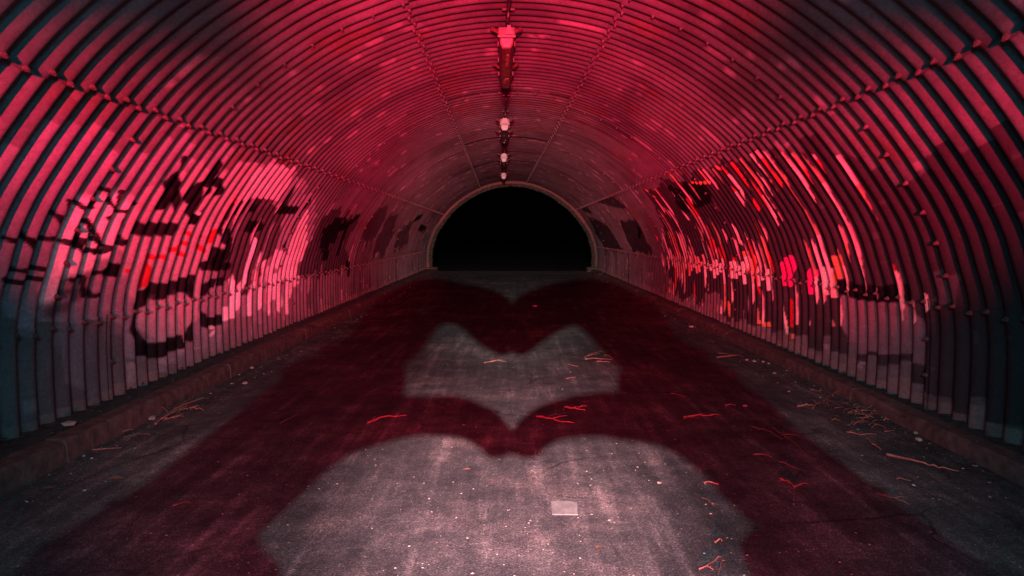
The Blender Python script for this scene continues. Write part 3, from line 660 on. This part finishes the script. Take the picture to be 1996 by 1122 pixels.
def make_stone(r, seed):
    rs = random.Random(seed); b = bmesh.new(); bmesh.ops.create_icosphere(b, subdivisions=1, radius=r)
    for v in b.verts: v.co = Vector((v.co.x * 1.2, v.co.y, v.co.z * 0.6)) * rs.uniform(0.75, 1.15)
    return bm_mesh('stone', b)
stone_me = [make_stone(1.0, k) for k in range(5)]
for m in stone_me: m.materials.append(m_stone)
crumb_me = [m.copy() for m in stone_me]
for m in crumb_me: m.materials.clear(); m.materials.append(m_crumb)
def put_stone(px, py, r, label, group=None, z=0.0, name='stone', ms=None):
    x, y = floor_pt(px, py, z); o = link(name, random.choice(ms or stone_me)); o.location = (x, y, z + r * 0.35); o.scale = (r, r, r * random.uniform(0.7, 1.1)); o.rotation_euler = (0, 0, random.random() * 6)
    tag(o, label, 'stone', group); return o
put_stone(296, 818, 0.036, 'rounded brownish stone at the left kerb beside the twig pile')
put_stone(477, 748, 0.024, 'single stone on the asphalt near the left kerb, middle distance')
put_stone(491, 718, 0.022, 'pair stone against the left kerb, nearer one', None)
put_stone(553, 678, 0.034, 'flat pale stone at the left kerb foot beyond the pair')
put_stone(578, 665, 0.020, 'small stone just past the flat pale stone by the left kerb')
put_stone(134, 829, 0.035, 'reddish stone lying on the left ledge behind the kerb', None, 0.12)
put_stone(1043, 598, 0.045, 'lone bright stone on the dark floor above the heart shadow')
put_stone(1787, 845, 0.020, 'pale stone near the right kerb, upper of two')
put_stone(1790, 858, 0.022, 'reddish stone near the right kerb, lower of two')
put_stone(1285, 942, 0.011, 'pale pebble on the lit asphalt at right of the light pool')
put_stone(1348, 638, 0.04, 'reddish stone at the foot of the right kerb far along', None)
for k, (x, y) in enumerate(((1456, 702), (1470, 705), (1488, 706), (1498, 709), (1510, 728))):
    put_stone(x, y, 0.018, 'small stones lying together in a short row at the right kerb', 'stones in a row at the right kerb')
put_stone(1452, 792, 0.018, 'red lit stone on the shadowed floor inside the right arm shadow')

def twig(pts, r, label, mat=m_twig, group=None, forks=1, seed=0, lift=0.006):
    rs = random.Random(seed * 7 + int(pts[0][0])); r *= 0.66
    W = [Vector((*floor_pt(x, y), 0)) for x, y in pts]
    base = W[0].copy(); P = []
    for i in range(len(W) - 1):
        for k in range(4):
            q = W[i].lerp(W[i + 1], k / 4); 
            P.append(q + Vector((rs.uniform(-1, 1) * r * 0.6, rs.uniform(-1, 1) * r * 0.9, 0)))
    P.append(W[-1]); n = len(P)
    P = [p + Vector((0, 0, lift + r + 0.014 * math.sin(math.pi * i / (n - 1)) * rs.random())) - base for i, p in enumerate(P)]
    V, Fc = tube(P, [r * (1.15 - 0.7 * i / (n - 1)) * rs.uniform(0.8, 1.2) for i in range(n)], 5)
    for q in range(forks):
        i = rs.randrange(1, n - 1); a = P[i]; d = (P[-1] - P[0]).normalized(); ang = rs.choice((-1, 1)) * rs.uniform(0.4, 0.9)
        dd = Vector((d.x * math.cos(ang) - d.y * math.sin(ang), d.x * math.sin(ang) + d.y * math.cos(ang), 0.15)); L = (P[-1] - P[0]).length * rs.uniform(0.18, 0.35)
        V2, F2 = tube([a, a + dd * L * 0.5 + Vector((0, 0, r)), a + dd * L], [r * 0.6, r * 0.45, r * 0.25], 4); b = len(V); V += V2; Fc += [tuple(b + k for k in f) for f in F2]
    o = link('twig', mesh('twig', V, Fc), mat); o.location = base; tag(o, label, 'twig', group); return o
B = lambda x, y: (1300 + x / 2.659, 700 + y / 2.659)
A7 = lambda x, y: (x / 2.659, 700 + y / 2.659)
H8 = lambda x, y: (1040 + x / 5.61, 660 + y / 5.61)
D5 = lambda x, y: (560 + x / 1.863, 520 + y / 1.863)
twig([B(88, 310), B(170, 302), B(235, 300)], 0.010, 'thick bright twig lying alone in the right arm shadow')
twig([B(1140, 503), B(1300, 550), B(1410, 575), B(1510, 592)], 0.009, 'long curved twig at the far right beside the kerb', forks=0)
twig([B(1035, 415), B(1065, 455), B(1110, 478)], 0.007, 'short bent twig at the left end of the long curved one')
twig([B(930, 385), B(1000, 402), B(1084, 397)], 0.006, 'thin straight twig just left of the bent one by the right kerb')
twig([B(745, 165), B(800, 180)], 0.009, 'stubby twig by the right kerb, highest of the litter', m_twig2)
twig([B(675, 252), B(760, 248)], 0.011, 'fat short twig between right arm shadow and kerb litter')
twig([B(545, 360), B(620, 420), B(700, 480)], 0.0055, 'long thin dry stalk crossing the right arm shadow', m_twig2, forks=2)
twig([B(440, 355), B(520, 385), B(600, 420)], 0.004, 'wispy pale stalk beside the long thin stalk', m_twig2, forks=1)
twig([B(450, 500), B(545, 515)], 0.0045, 'thin twig below the wispy stalk in the right arm shadow', m_twig2)
twig([B(580, 540), B(700, 585)], 0.004, 'faint hair thin twig lower in the right arm shadow', m_twig2, forks=0)
twig([B(585, 628), B(630, 650), B(662, 680), B(658, 745)], 0.0055, 'forked Y shaped twig standing out in the right arm shadow', forks=2)
twig([B(662, 672), B(730, 655)], 0.006, 'bright side branch at the elbow of the forked twig', forks=0)
twig([B(1090, 705), B(1180, 738), B(1255, 762)], 0.004, 'dim thin twig in the dark lower right', m_twig2)
twig([B(1190, 628), B(1265, 640)], 0.004, 'short dim twig above the dark lower right one', m_twig2)
twig([B(190, 650), B(270, 660)], 0.006, 'pinkish twig at the right rim of the light pool')
twig([B(180, 725), B(250, 775)], 0.003, 'hair thin stalk just inside the right rim of the light pool', m_twig2)
twig([B(250, 960), B(285, 955)], 0.006, 'tiny bright twig at bottom right of the light pool', forks=0)
twig([B(165, 1100), B(240, 1102)], 0.004, 'pinkish twig at the bottom edge of the picture')
twig([B(200, 1085), B(290, 1040), B(265, 1120)], 0.0045, 'bent dark stalk at the bottom edge right of the light pool', m_twig2, forks=2)
twig([B(300, 246), B(355, 246)], 0.007, 'small straight twig above the thick bright one')
twig([B(20, 185), B(95, 203)], 0.006, 'faint twig at the left inside the right arm shadow', m_twig2)
twig([H8(560, 235), H8(700, 243), H8(860, 240)], 0.009, 'straight pale twig forming the base of the triangle in the heart')
twig([H8(560, 215), H8(650, 180), H8(750, 150)], 0.007, 'slanting twig forming the left side of the triangle in the heart')
twig([H8(780, 190), H8(875, 230)], 0.010, 'short fat twig forming the right side of the triangle in the heart', forks=0)
twig([H8(690, 262), H8(835, 270)], 0.008, 'small twig lying under the base of the triangle', forks=0)
twig([H8(370, 285), H8(430, 310), H8(490, 312)], 0.005, 'curved thin twig left of the triangle in the heart', forks=0)
twig([H8(360, 448), H8(465, 433)], 0.005, 'thin twig low in the right lobe of the heart', forks=0)
twig([H8(340, 765), H8(450, 790), H8(565, 798)], 0.010, 'bright curved twig in the right hand shadow')
twig([H8(485, 768), H8(580, 755)], 0.009, 'short twig lying on the bright curved one')
twig([H8(30, 865), H8(140, 890), H8(280, 920), H8(445, 940)], 0.008, 'long bright stalk in the shadow just right of the thumb tips')
twig([H8(130, 875), H8(275, 840)], 0.004, 'thin dim stalk crossing above the long bright one', m_twig2)
twig([D5(293, 572), D5(350, 556), D5(432, 545)], 0.009, 'long bright twig in the left hand shadow', forks=2)
twig([D5(715, 352), D5(780, 343)], 0.008, 'thin pink twig at the centre of the heart')
twig([D5(740, 345), D5(795, 347)], 0.006, 'faint second twig beside the one at the heart centre', m_twig2, forks=0)
twig([D5(1440, 556), D5(1500, 552)], 0.003, 'splinter alongside the thick bright twig', m_twig2, forks=0)
twig([(1398, 699), (1440, 694)], 0.010, 'reddish twig between right arm shadow and right kerb', m_twig)
twig([(1400, 690), (1450, 697)], 0.006, 'thin twig touching the reddish one by the right kerb', m_twig2)
twig([A7(480, 478), A7(630, 468)], 0.006, 'straight thin twig at far left near the kerb')
twig([A7(805, 355), A7(900, 290), A7(1005, 212)], 0.009, 'long twig leaning up across the left kerb litter pile', forks=3, lift=0.02)
twig([A7(850, 320), A7(955, 303)], 0.007, 'flat twig at the foot of the left kerb litter pile')
twig([A7(985, 262), A7(1055, 272)], 0.010, 'stubby twig at the right of the left kerb litter pile')
twig([A7(610, 395), A7(690, 375)], 0.008, 'pale curled twig left of the stone by the left kerb')
twig([A7(640, 410), A7(780, 395)], 0.004, 'thin stalk below the pale curled one by the left kerb', m_twig2)
twig([A7(1450, 340), A7(1550, 295)], 0.004, 'thin faint stalk in the left arm shadow', m_twig2)
twig([A7(895, 770), A7(985, 752)], 0.004, 'dim stalk low in the left arm shadow', m_twig2)
twig([(1490, 630), (1530, 652)], 0.004, 'far thin stalk at the foot of the right kerb', m_twig2)
# brushwood pile by the right kerb
for k in range(34):
    cx = random.gauss(1000, 90); cy = 300 + (cx - 980) * 0.25 + random.gauss(0, 32); a = random.uniform(-0.7, 0.5); L = random.uniform(25, 75)
    twig([B(cx, cy), B(cx + L * 0.5 * math.cos(a), cy + L * .5 * math.sin(a) + random.uniform(-5, 5)), B(cx + L * math.cos(a), cy + L * math.sin(a))], random.uniform(0.003, 0.0065),
         'broken twigs in the loose litter pile along the right kerb', random.choice((m_twig, m_twig2)), 'litter pile along the right kerb', seed=k, lift=random.uniform(0.004, 0.03))
for k in range(12):
    cx = random.gauss(880, 70); cy = 285 + random.gauss(0, 25); a = random.uniform(-1.0, 0.2); L = random.uniform(20, 60)
    twig([A7(cx, cy), A7(cx + L * math.cos(a), cy + L * math.sin(a))], random.uniform(0.003, 0.006), 'broken twigs in the little litter pile against the left kerb', random.choice((m_twig, m_twig2)), 'litter pile against the left kerb', seed=k + 60, lift=random.uniform(0.004, 0.03))
for k in range(10):
    cx = 850 + random.gauss(0, 18); cy = 215 + random.gauss(0, 28); a = random.uniform(0.9, 2.2); L = random.uniform(20, 60)
    twig([B(cx, cy), B(cx + L * math.cos(a), cy + L * math.sin(a))], random.uniform(0.003, 0.005), 'fine upright weed stems between the litter and the right arm shadow', m_twig2, 'weed stems near the right kerb', seed=k + 90)

def leaf(px, py, L, rot, label, group=None):
    x, y = floor_pt(px, py); b = bmesh.new(); n = 7; top = []; 
    for i in range(n):
        t = i / (n - 1); wd = L * 0.24 * math.sin(math.pi * t) ** 0.8 + 0.001; xx = (t - 0.5) * L; zz = 0.006 + 0.25 * L * (t - 0.5) ** 2
        top.append([b.verts.new((xx, wd, zz + wd * 0.35)), b.verts.new((xx, 0, zz)), b.verts.new((xx, -wd, zz + wd * 0.5))])
    for i in range(n - 1):
        for j in range(2): b.faces.new((top[i][j], top[i][j + 1], top[i + 1][j + 1], top[i + 1][j]))
    r = bmesh.ops.solidify(b, geom=b.faces[:], thickness=0.0012)
    o = link('dead_leaf', bm_mesh('dead_leaf', b), m_leaf); o.location = (x, y, 0.002); o.rotation_euler = (random.uniform(-.2, .2), 0, rot)
    tag(o, label, 'leaf', group)
leaf(225, 937, 0.075, 0.3, 'curled dead leaf on the lit floor at far left')
leaf(268, 964, 0.05, 0.2, 'second dead leaf just below the curled one at far left')
leaf(1165, 1072, 0.04, 1.2, 'crumpled dead leaf low in the light pool right of centre')
leaf(335, 810, 0.10, 0.7, 'dead leaf in the left kerb litter pile')
leaf(1475, 1048, 0.035, 0.1, 'bright leaf fragment at lower right under the arm shadow')
leaf(1660, 810, 0.10, 0.3, 'broad dead leaf in the right kerb litter, upper one')
leaf(1680, 825, 0.09, -0.5, 'broad dead leaf in the right kerb litter, lower one')
leaf(1630, 815, 0.07, 0.9, 'narrow dead leaf at the left of the right kerb litter')
leaf(962, 940, 0.03, 0.0, 'small dark leaf under the thumb tips in the light pool')
leaf(910, 918, 0.045, 0.4, 'pale leaf scrap left of centre below the thumb tips')
leaf(1835, 972, 0.05, 0.2, 'dim leaf at the far right on the dark floor')
leaf(95, 955, 0.06, 0.2, 'dim leaf at the far left on the dark floor')

# crumbs and grit, too many to count
def scatter(name, n, posf, r0, r1, mat, seed):
    rs = np.random.default_rng(seed); V = []; Fc = []
    oc = np.array([(1, 0, 0), (-1, 0, 0), (0, 1, 0), (0, -1, 0), (0, 0, 1), (0, 0, -.5)]); of = [(0, 2, 4), (2, 1, 4), (1, 3, 4), (3, 0, 4), (2, 0, 5), (1, 2, 5), (3, 1, 5), (0, 3, 5)]
    for k in range(n):
        p = posf(rs)
        if p is None: continue
        r = r0 + (r1 - r0) * rs.random() ** 4; a = rs.random() * 6.3; c, s = math.cos(a), math.sin(a)
        q = oc * np.array([1.3, 0.9, 0.55]) * r * (0.7 + 0.6 * rs.random((6, 1))); q = np.stack([q[:, 0] * c - q[:, 1] * s, q[:, 0] * s + q[:, 1] * c, q[:, 2]], 1) + np.array([p[0], p[1], p[2] + r * 0.3])
        b = len(V); V += list(q); Fc += [tuple(b + i for i in f) for f in of]
    o = link(name, mesh(name, V, Fc), mat); tag(o, kind='stuff'); return o
def pf(rs):
    y = 2.0 + 18 * rs.random() ** 1.9; x = rs.uniform(KL + 0.05, KR - 0.05); return (x, y, 0.0)
tag(scatter('floor_crumbs', 5200, pf, 0.0014, 0.0060, m_crumb, 3), 'pale crumbs scattered over the asphalt', 'crumbs')
def pk(rs):
    sd = rs.random() < 0.5; y = 1.8 + 19 * rs.random() ** 1.3; d = abs(rs.normal(0, 0.12)); return ((KL + 0.01 + d) if sd else (KR - 0.01 - d), y, 0.0)
tag(scatter('kerb_grit', 5200, pk, 0.0025, 0.016, m_ledge, 4), 'dark grit gathered at the feet of both kerbs', 'grit')
def pk2(rs):
    sd = rs.random() < 0.5; y = 1.8 + 19 * rs.random() ** 1.3; d = abs(rs.normal(0, 0.16)); return ((KL + 0.01 + d) if sd else (KR - 0.01 - d), y, 0.0)
tag(scatter('kerb_gravel', 700, pk2, 0.003, 0.013, m_stone, 5), 'small pale gravel near both kerbs', 'gravel')
def pk3(rs):
    sd = rs.random() < 0.5; y = 1.5 + 20 * rs.random(); d = rs.uniform(0.13, 0.36); return ((KL - d) if sd else (KR + d - 0.1), y, (KLZ if sd else KRZ) - 0.005)
tag(scatter('ledge_grit', 3000, pk3, 0.003, 0.016, m_ledge, 6), 'dark grit lying on the ledges behind the kerbs', 'grit')

#PERSON
# ------------------------------------------------------------------ the person who throws the shadow, standing behind the camera
m_skin = simple('skin', (0.45, 0.26, 0.19), 0.6, 0.12, 20, 0.1); m_jack = simple('dark_jacket', (0.05, 0.055, 0.065), 0.9, 0.3, 12, 0.3, 0.01)
m_trou = simple('dark_trousers', (0.035, 0.035, 0.04), 0.95, 0.3, 12, 0.3, 0.01); m_boot = simple('boot_leather', (0.03, 0.022, 0.018), 0.6, 0.3, 20, 0.2); m_hair = simple('brown_hair', (0.05, 0.03, 0.02), 0.7, 0.5, 60, 0.6)
def skinned(name, chains, mat, parent, sub=2, wob=0.0):
    """chains: lists of (x, y, z, radius); a chain starts by naming an existing joint, so that all of them join into one surface"""
    V = []; E = []; Rr = []; ids = {}
    for ch in chains:
        prev = None
        for it in ch:
            if isinstance(it, str): prev = ids[it]; continue
            if len(it) == 5: x, y, z, r, nm = it
            else: (x, y, z, r), nm = it, None
            V.append((x, y, z)); Rr.append(r); k = len(V) - 1
            if nm: ids[nm] = k
            if prev is not None: E.append((prev, k))
            prev = k
    me = bpy.data.meshes.new(name); me.from_pydata(V, E, []); o = bpy.data.objects.new(name, me); C.objects.link(o)
    o.modifiers.new('skin', 'SKIN'); 
    if not me.skin_vertices: me.attributes.new('skin', 'FLOAT', 'POINT')
    for k, sv in enumerate(me.skin_vertices[0].data): sv.radius = (Rr[k], Rr[k]); sv.use_root = (k == 0)
    o.modifiers[0].use_smooth_shade = True
    ss = o.modifiers.new('sub', 'SUBSURF'); ss.levels = sub; ss.render_levels = sub
    bpy.context.view_layer.update(); dg = bpy.context.evaluated_depsgraph_get()
    m2 = bpy.data.meshes.new_from_object(o.evaluated_get(dg)); m2.name = name
    bpy.data.objects.remove(o); m2.materials.clear()
    if wob:
        for v in m2.vertices:
            k = fbm(np.array(v.co.x * 38 + 50), np.array(v.co.z * 38 + v.co.y * 25 + 80), 77) - 0.5; v.co += v.normal * float(k) * wob
    m2.polygons.foreach_set('use_smooth', [True] * len(m2.polygons))
    return link(name, m2, mat, parent)
per = tag(empty('person', (0, 0, 0)), 'person in dark jacket behind the camera holding both hands up in a heart', 'person')
HY = HANDY
body = [[(0, -1.46, 0.98, .11, 'pelvis'), (0, -1.46, 1.15, .12), (0, -1.45, 1.36, .13, 'chest'), (0, -1.44, 1.49, .055, 'neck'), (0, -1.44, 1.60, .055), (0, -1.44, 1.68, .082), (0, -1.45, 1.76, .085), (0, -1.45, 1.82, .05)]]
for s in (-1, 1):
    n = 'L' if s < 0 else 'R'
    body += [['pelvis', (s * .13, -1.46, .92, .085), (s * .29, -1.44, .50, .055), (s * .42, -1.47, .12, .036), (s * .44, -1.46, .05, .035), (s * .46, -1.34, .04, .03)],
             ['chest', (s * .17, -1.40, 1.42, .06), (s * .235, -1.18, 1.40, .045), (s * .278, -.95, 1.435, .040), (s * .19, -.87, 1.55, .036), (s * .128, HY, 1.634, .0300, 'w' + n), (s * .100, HY, 1.668 + (.003 if s < 0 else -.002), .034 if s < 0 else .031, 'p' + n)],
             ['p' + n, (s * .080, HY, 1.668, .022), (s * .0585, HY, 1.669, .017)],
             ['p' + n, (s * .083, HY - .004, 1.695, .021, 'k' + n)],
             ['w' + n, (s * .094, HY - .006, 1.648, .0185, 't' + n), (s * .062, HY - .008, 1.652, .0160), (s * .036, HY - .008, 1.6530, .0145), (s * .0155, HY - .006, 1.6460, .0140), (s * .0060, HY - .004, 1.633, .0120), (s * .0040, HY - .004, 1.626, .0080)]]
    for (a, dy) in (([(.0665, 1.698), (.0500, 1.7245), (.033, 1.7305), (.0175, 1.7165), (.0040, 1.7035), (-.001, 1.699)], -.018),
                    ([(.078, 1.708), (.063, 1.7355), (.040, 1.7395), (.016, 1.723), (.0030, 1.7125), (-.001, 1.7085)], -.002),
                    ([(.086, 1.708), (.072, 1.7400), (.046, 1.7450), (.020, 1.7340), (.0040, 1.723), (-.001, 1.719)], .014),
                    ([(.092, 1.702), (.083, 1.732), (.060, 1.7440), (.035, 1.741), (.012, 1.732), (.002, 1.727)], .029)):
        body.append(['k' + n] + [(s * x, HY + dy, z, r) for (x, z), r in zip(a, (.0130, .0110, .0105, .0105, .0105, .0075))])
bo = skinned('body', body, m_skin, per, 2, 0.007)
jac = [[(0, -1.47, 1.00, .150, 'hip'), (0, -1.46, 1.2, .145), (0, -1.45, 1.37, .150, 'chest'), (0, -1.45, 1.50, .075)]]
for s in (-1, 1):
    jac += [['chest', (s * .19, -1.40, 1.42, .085), (s * .245, -1.18, 1.395, .066), (s * .278, -.955, 1.42, .066), (s * .190, -.89, 1.515, .060), (s * .150, -.835, 1.583, .051), (s * (.138 if s > 0 else .133), -.815, 1.600, .043)]]
skinned('jacket', jac, m_jack, per, 3, 0.030)
tr = [[(0, -1.46, .97, .125, 'hip')]]
for s in (-1, 1): tr += [['hip', (s * .14, -1.46, .88, .10), (s * .29, -1.44, .50, .075), (s * .42, -1.47, .12, .060)]]
skinned('trousers', tr, m_trou, per)
for s in (-1, 1): skinned('boot', [[(s * .41, -1.47, .16, .055), (s * .43, -1.46, .055, .052), (s * .445, -1.36, .045, .048), (s * .46, -1.27, .035, .036)]], m_boot, per)
skinned('hair', [[(0, -1.50, 1.66, .06), (0, -1.505, 1.75, .085), (0, -1.46, 1.83, .075), (0, -1.40, 1.84, .045)]], m_hair, per)
for s in (-1, 1):
    b = bmesh.new(); bmesh.ops.create_uvsphere(b, u_segments=10, v_segments=8, radius=0.012); bmesh.ops.translate(b, vec=(s * .030, -1.362, 1.715), verts=b.verts); link('eye', bm_mesh('eye', b, True), m_white, per)
    b = bmesh.new(); bmesh.ops.create_uvsphere(b, u_segments=10, v_segments=8, radius=0.022); bmesh.ops.scale(b, vec=(.35, .8, 1.3), verts=b.verts); bmesh.ops.translate(b, vec=(s * .088, -1.45, 1.70), verts=b.verts); link('ear', bm_mesh('ear', b, True), m_skin, per)
skinned('nose', [[(0, -1.365, 1.715, .010), (0, -1.350, 1.690, .013)]], m_skin, per, 1)
b = bmesh.new(); bbox_bm(b, 0, -1.368, 1.655, .045, .012, .012, .004); link('mouth', bm_mesh('mouth', b), m_rustp, per)
# headlamp worn on the brow and a red torch on a small tripod below the hands
hl = tag(empty('headlamp', (0, -1.33, 1.80)), 'small black headlamp strapped to the brow of the person', 'headlamp')
b = bmesh.new(); bbox_bm(b, 0, 0, 0, .06, .036, .04, .006); link('lamp_body', bm_mesh('lamp_body', b), m_cable, hl)
V, Fc = tube([(0.098 * math.sin(t), -.125 + 0.118 * math.cos(t), 0.0) for t in np.linspace(0.3, 2 * math.pi - 0.3, 26)], 0.009, 6); link('strap', mesh('strap', V, Fc, True), m_cable, hl)
rt = tag(empty('red_torch', (0, TY - 0.12, 0)), 'red torch on a slim black tripod in front of the person', 'torch')
V, Fc = tube([(0, -.10, TZ - .01), (0, .02, TZ), (0, .09, TZ + .008)], [0.018, 0.018, 0.030], 10, False); link('torch_body', mesh('torch_body', V, Fc), m_cable, rt)
V, Fc = tube([(0, 0, .2), (0, 0, TZ - 0.01)], 0.011, 8); link('centre_column', mesh('centre_column', V, Fc), m_cable, rt)
for k in range(3):
    a = 2 * math.pi * k / 3 + math.pi / 2; V, Fc = tube([(0, 0, .65), (.26 * math.cos(a), .26 * math.sin(a), 0.01)], 0.008, 6); link('leg', mesh('leg', V, Fc), m_cable, rt)
bt = tag(empty('raking_lamp', (0, BY - 0.12, 0)), 'added unseen barn door lamp shaping the red light along the side walls', 'lamp')
V, Fc = tube([(0, -.10, BZ), (0, .02, BZ), (0, .09, BZ)], [0.03, 0.03, 0.05], 12, False); link('lamp_body', mesh('lamp_body', V, Fc), m_cable, bt)
V, Fc = tube([(0, 0, .3), (0, 0, BZ - 0.02)], 0.013, 8); link('centre_column', mesh('centre_column', V, Fc), m_cable, bt)
for k in range(3):
    a = 2 * math.pi * k / 3 + math.pi / 2; V, Fc = tube([(0, 0, .6), (.36 * math.cos(a), .36 * math.sin(a), -0.4 if False else 0.01)], 0.010, 6); link('leg', mesh('leg', V, Fc), m_cable, bt)
for zc, nm in ((-0.125, -1), (0.066, 1)):
    b = bmesh.new(); ze = BZ + 0.30 * zc; bbox_bm(b, 0, 0.42, ze + nm * 0.11, 0.60, 0.004, 0.22); link('barn_door', bm_mesh('barn_door', b), m_cable, bt)  # added flaps that cut the red beam off floor and near ceiling
b = bmesh.new(); bbox_bm(b, 0, 0.21, BZ - 0.22, 0.05, 0.42, 0.012); link('door_bracket', bm_mesh('door_bracket', b), m_cable, bt)
